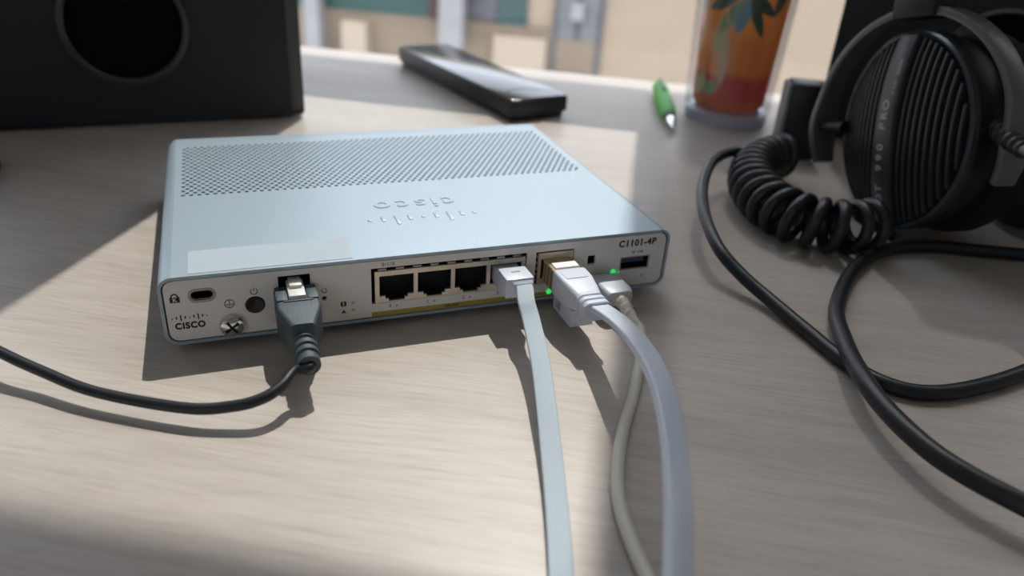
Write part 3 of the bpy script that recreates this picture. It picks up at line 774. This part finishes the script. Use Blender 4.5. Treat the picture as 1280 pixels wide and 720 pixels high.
lathe('printed_liner', [(0, 9.5), (ri(10) - 3, 9.5), (ri(12), 13), (ri(HT), HT - 1)], MP, tb, 56, cap=False)
def leaf(th0, z0, ang_, ln, wd, mt):
    bm = bmesh.new(); n = 8; L_ = []; R_ = []
    for k in range(n + 1):
        t = k / n; wv = wd * math.sin(math.pi * min(t * .96 + .02, 1)) ** .8 * .5
        for sgn, lst in ((1, L_), (-1, R_)):
            sx_ = ln * t * math.cos(ang_) - sgn * wv * math.sin(ang_); sz = ln * t * math.sin(ang_) + sgn * wv * math.cos(ang_)
            z = z0 + sz; r = ri(max(z, 21)) + 0.5
            th = th0 + sx_ / r
            lst.append(bm.verts.new((r * math.cos(th), r * math.sin(th), z)))
    for k in range(n): bm.faces.new((L_[k], L_[k + 1], R_[k + 1], R_[k]))
    from_bm('printed_leaf', bm, mt, tb, 60)
M_LF = [mat('leaf_dark', (0.03, 0.10, 0.05), .5), mat('leaf_green', (0.16, 0.30, 0.06), .5), mat('leaf_teal', (0.14, 0.38, 0.40), .5), mat('leaf_lime', (0.40, 0.42, 0.12), .5), mat('leaf_sand', (0.62, 0.46, 0.22), .5)]
cth = math.atan2(-240 - 231, 25 - 374)
for dz, da, an, ln, wd, k in ((88, 0.0, -95, 24, 11, 2), (90, -.1, -150, 26, 9, 0), (90, .05, -35, 24, 8, 0), (94, -.1, 170, 26, 9, 0), (94, .1, 15, 24, 8, 1), (86, -.05, -120, 26, 8, 1), (88, .1, -65, 28, 7, 0),
                              (98, 0, 90, 30, 12, 2), (96, -.15, 130, 26, 9, 1), (96, .15, 50, 26, 9, 0), (78, -.35, -100, 30, 9, 3), (66, -.32, -88, 38, 8, 4), (22, -.75, 30, 14, 9, 1), (20, -.95, 70, 16, 9, 3), (100, 1.0, -110, 26, 9, 0), (100, -1.2, -80, 26, 9, 1),
                              (100, 2.4, -110, 26, 9, 0), (96, -2.3, -80, 26, 9, 1), (90, 3.0, -90, 26, 9, 2)):
    leaf(cth + da, dz, math.radians(an), ln, wd, M_LF[k])

# ------------------------------------------------------------------ small upright box behind the coiled cord
pb_ = un(990, 205)
ub = thing('desk_dock', 'small upright black box with grey side between tumbler and headphones', 'box', (pb_.x + 8, pb_.y + 14, 0), math.radians(-28))
box('dock_body', (-8, -6, 0), (14, 14, 47), M_BLACK, ub, 2)
box('side_cover', (-10.5, -5, 2), (-7.8, 12, 46), mat('dock_grey', (0.24, 0.245, 0.25), 0.5, bump=.1, bscale=900), ub, 1)

# ------------------------------------------------------------------ headphones
HC = un(1128, 165, 50)
NAZ = math.radians(169)
Nv = Vector((math.cos(NAZ), math.sin(NAZ), 0)); Tv = Vector((math.sin(NAZ), -math.cos(NAZ), 0)) * -1    # Tv: to the right seen from the front
Tv = Vector((0, 0, 1)).cross(Nv)
hp = thing('headphones', 'black open back studio headphones standing on their ear cups', 'headphones', (HC.x, HC.y, 0))
HM = Matrix((Tv, Vector((0, 0, 1)), Nv)).transposed().to_4x4(); HM.translation = Vector((0, 0, 50))      # local: x right, y up, z outward
M_HP = mat('headphone_black', (0.008, 0.008, 0.010), 0.5, bump=0.15, bscale=900)
M_SLAT = mat('headphone_slat', (0.024, 0.025, 0.028), 0.4, bump=0.1, bscale=900)
M_RIM = mat('headphone_rim', (0.06, 0.065, 0.075), 0.22, metal=0.4)
M_BAR = mat('headphone_bar', (0.04, 0.041, 0.046), 0.35)
M_FORK = mat('headphone_fork', (0.16, 0.16, 0.162), 0.42, metal=0.6, bump=.05, bscale=800)
M_PAD = mat('velour_pad', (0.006, 0.006, 0.007), 0.95, bump=0.6, bscale=1500)
M_TXT = mat('silver_print', (0.45, 0.46, 0.48), 0.4)
CR = 46.0
def dome(x, y): return 8.0 * max(0.0, 1 - (x * x + y * y) / (CR * CR)) ** 0.8
def cup(par, HM, full):
    lathe('housing', [(CR - 1, -0.5), (CR + .8, -2), (CR + .8, -9), (CR - 2, -17), (CR - 5, -22), (0, -22)], M_HP, par, 56, HM, cap=False)
    lathe('rim', [(CR - 1.6, -0.8), (CR - 1.2, 1.2), (CR + .2, 1.8), (CR + 1.2, .8), (CR + 1.2, -2.2)], M_RIM, par, 64, HM, cap=False)
    lathe('inner_mesh', [(CR - 1.2, 0)] + [(CR * q, dome(CR * q, 0) - 3.2) for q in (.92, .8, .65, .5, .3)] + [(0, dome(0, 0) - 3.2)], M_VOID, par, 48, HM, cap=False)
    lathe('ear_pad', [(CR - 8, -20), (CR - 1, -21), (CR + 2.5, -26), (CR + 2.5, -33), (CR - 2, -39), (CR - 10, -40), (CR - 18, -36), (CR - 20, -28), (CR - 18, -20)], M_PAD, par, 48, HM, cap=False)
    if not full: return
    for sgn in (-1, 1):
        for k in range(9):
            x = sgn * (9.2 + 4.0 * k); hl = math.sqrt(max((CR - 2.5) ** 2 - x * x, 4))
            path = [Vector((x, -hl + 2 * hl * q / 12, dome(x, -hl + 2 * hl * q / 12) - 0.6)) for q in range(13)]
            bm = bmesh.new(); bm_sweep(bm, path, rrect(1.9, 2.6, .5, 2), up=Vector((0, 0, 1)))
            from_bm('slat', bm, M_SLAT, par, 40, HM)
    hl = CR - 2
    path = [Vector((0, -hl + 2 * hl * q / 16, dome(0, -hl + 2 * hl * q / 16) + 0.6)) for q in range(17)]
    bm = bmesh.new(); bm_sweep(bm, path, rrect(13.0, 4.2, 1.0, 2), up=Vector((0, 0, 1)))
    cb = from_bm('centre_bar', bm, M_BAR, par, 40, HM)
    for i, ch in enumerate('DT 990 PRO'):
        y = -32.5 + i * 5.0
        if ch == ' ': continue
        dz = (dome(0, y + 1) - dome(0, y - 1)) / 2
        MM = HM @ Matrix.Translation((-0.5, y, dome(0, y) + 2.76)) @ Matrix.Rotation(math.atan(dz), 4, 'X') @ Matrix.Rotation(math.pi / 2, 4, 'Z')
        text('printed_text', ch, 6.4, M_TXT, cb, MM, depth=0.1, bold=0.08)
    for i, ch in enumerate('250 OHM'):
        y = 18 + i * 2.4
        if ch == ' ': continue
        dz = (dome(0, y + 1) - dome(0, y - 1)) / 2
        MM = HM @ Matrix.Translation((2.6, y, dome(0, y) + 2.76)) @ Matrix.Rotation(math.atan(dz), 4, 'X') @ Matrix.Rotation(math.pi / 2, 4, 'Z')
        text('printed_text', ch, 2.8, M_TXT, cb, MM, depth=0.1)
def fork(par, HM, turn):
    HM = HM @ Matrix.Rotation(turn, 4, 'Y')
    FRD = 56.0
    path = []; sc_ = []
    for k in range(41):
        a = math.radians(200 - 220 * k / 40)
        path.append(Vector((FRD * math.cos(a), FRD * math.sin(a) * 1.0, -3)))
    bm = bmesh.new(); rings = []
    for k, p in enumerate(path):
        a = math.radians(200 - 220 * k / 40)
        rd = Vector((math.cos(a), math.sin(a), 0)); wd = 12.0
        e = min(k, 40 - k)
        if e < 9: wd = 12.0 + 5.0 * math.exp(-((e - 3.5) / 2.4) ** 2)
        rings.append([bm.verts.new(p + rd * x + Vector((0, 0, 1)) * y) for x, y in rrect(4.0, wd, 1.2, 2)])
    for a, b in zip(rings, rings[1:]):
        n = len(a)
        for q in range(n): bm.faces.new((a[q], a[(q + 1) % n], b[(q + 1) % n], b[q]))
    bm.faces.new(rings[0]); bm.faces.new(rings[-1])
    fk = from_bm('yoke', bm, M_FORK, par, 40, HM)
    for sgn in (-1, 1):
        lathe('pivot', [(3.2, -7), (3.2, 9), (2.2, 10)], M_HP, fk, 20, HM @ Matrix.Translation((sgn * 45.5, 0, -1)) @ Matrix.Rotation(sgn * math.pi / 2, 4, 'Y'))
    bm = bmesh.new(); bm_box(bm, (-12, 52, -11), (12, 62, 5), 2)
    from_bm('slider_block', bm, M_HP, par, M=HM)
    bm = bmesh.new(); bm_box(bm, (-6, 60, -5), (6, 96, -2.5), 0.8)
    from_bm('slider', bm, M_FORK, par, M=HM)
cup(hp, HM, True); fork(hp, HM, math.radians(12))
SEP = 108.0
HM2 = Matrix((-Tv, Vector((0, 0, 1)), -Nv)).transposed().to_4x4(); HM2.translation = Vector((0, 0, 50)) - Nv * SEP
cup(hp, HM2, False); fork(hp, HM2, 0.0)
hp.matrix_world = Matrix.Translation(Vector((HC.x, HC.y, 50)) * S) @ Matrix.Rotation(math.radians(14), 4, Nv) @ Matrix.Translation(Vector((0, 0, -50)) * S)
# headband: a padded arch between the two sliders
path = []
for k in range(33):
    a = math.pi * k / 32
    path.append(Vector((0, 0, 135)) - Nv * (SEP / 2 + 4 - (SEP / 2 + 2) * math.cos(a)) + Vector((0, 0, 70 * math.sin(a))))
bm = bmesh.new(); bm_sweep(bm, path, rrect(26, 9, 4, 4), up=Tv.normalized(), rolls=[math.pi / 2] * len(path))
from_bm('headband', bm, M_PAD, hp, 40)
# cable boot at the side of the cup
bt = []
b0 = HM @ Vector((44, 4, -12)); b1 = HM @ Vector((76, -6, -4))
dvv = (b1 - b0).normalized()
bm = bmesh.new()
prf = []
for k in range(19):
    L_ = k * 1.5; prf.append(((5.2 if k % 3 else 4.0) - k * .09, L_))
bm_lathe(bm, prf, 16, Matrix.Translation(b0) @ dvv.to_track_quat('Z', 'Y').to_matrix().to_4x4())
from_bm('cable_boot', bm, M_SLAT, hp, 30)
o_ = tube('cable_stub', [b0 + dvv * 24, b0 + dvv * 40, b0 + dvv * 62 + Vector((0, 0, -8)), b0 + dvv * 80 + Vector((0, 0, -26))], 2.7, M_FORK, hp, 8, 12, transport=True)

# ------------------------------------------------------------------ coiled cord with straight tail
cc = thing('coiled_cord', 'black coiled headphone cord whose straight tail loops across the desk', 'cord')
cp = [un(x_, y_, 13.2) for x_, y_ in ((1092, 281), (1060, 284), (1025, 280), (990, 270), (960, 253), (942, 232), (942, 212), (958, 199), (982, 194))]
path = spline(cp, 60)
acc = 0.0; hel = []
for i, p in enumerate(path):
    t = (path[min(i + 1, len(path) - 1)] - path[max(i - 1, 0)]).normalized()
    if i: acc += (p - path[i - 1]).length
    s_ = t.cross(Vector((0, 0, 1))).normalized()
    a = acc / 8.6 * 2 * math.pi
    hel.append(p + s_ * (10.2 * math.cos(a)) + Vector((0, 0, 10.2 * math.sin(a))))
bm = bmesh.new(); bm_sweep(bm, hel, circ(2.9, 10), transport=True)
from_bm('coil', bm, M_CORD, cc, 60)
tl = [hel[-1], un(965, 196, 15), un(945, 192, 18), un(915, 190, 20), un(891, 202, 20), un(879, 230, 19), un(880, 265, 17), un(897, 308, 13), un(925, 342, 8), un(960, 373, 4.5), un(1010, 415, 2.8), un(1060, 455, 2.8), un(1110, 481, 2.8),
      un(1160, 491, 2.8), un(1215, 485, 2.8), un(1280, 465, 2.8), un(1350, 430, 2.8), un(1450, 370, 2.8)]
tube('straight_tail', tl, 2.75, M_CORD, cc, 8, 12, transport=True)
tube('lead', [hel[3], hel[0], un(1104, 288, 6.5), un(1116, 296, 3.4)], 2.6, M_CORD, cc, 8, 12, transport=True)
b2 = thing('black_cable', 'thick black cable crossing over the cord tail', 'cable')
bl2 = [un(1420, 330, 3.2), un(1320, 322, 3.2), un(1230, 314, 3.2), un(1160, 308, 3.2), un(1105, 313, 3.2), un(1066, 338, 3.2), un(1046, 385, 3.4), un(1055, 425, 5.5), un(1076, 468, 9.2), un(1108, 512, 9.5), un(1160, 561, 9.5), un(1215, 597, 9.5), un(1290, 636, 9.0), un(1380, 680, 6), un(1500, 735, 3.2)]
tube('cord', bl2, 3.15, M_CORD, b2, 8, 14, transport=True)
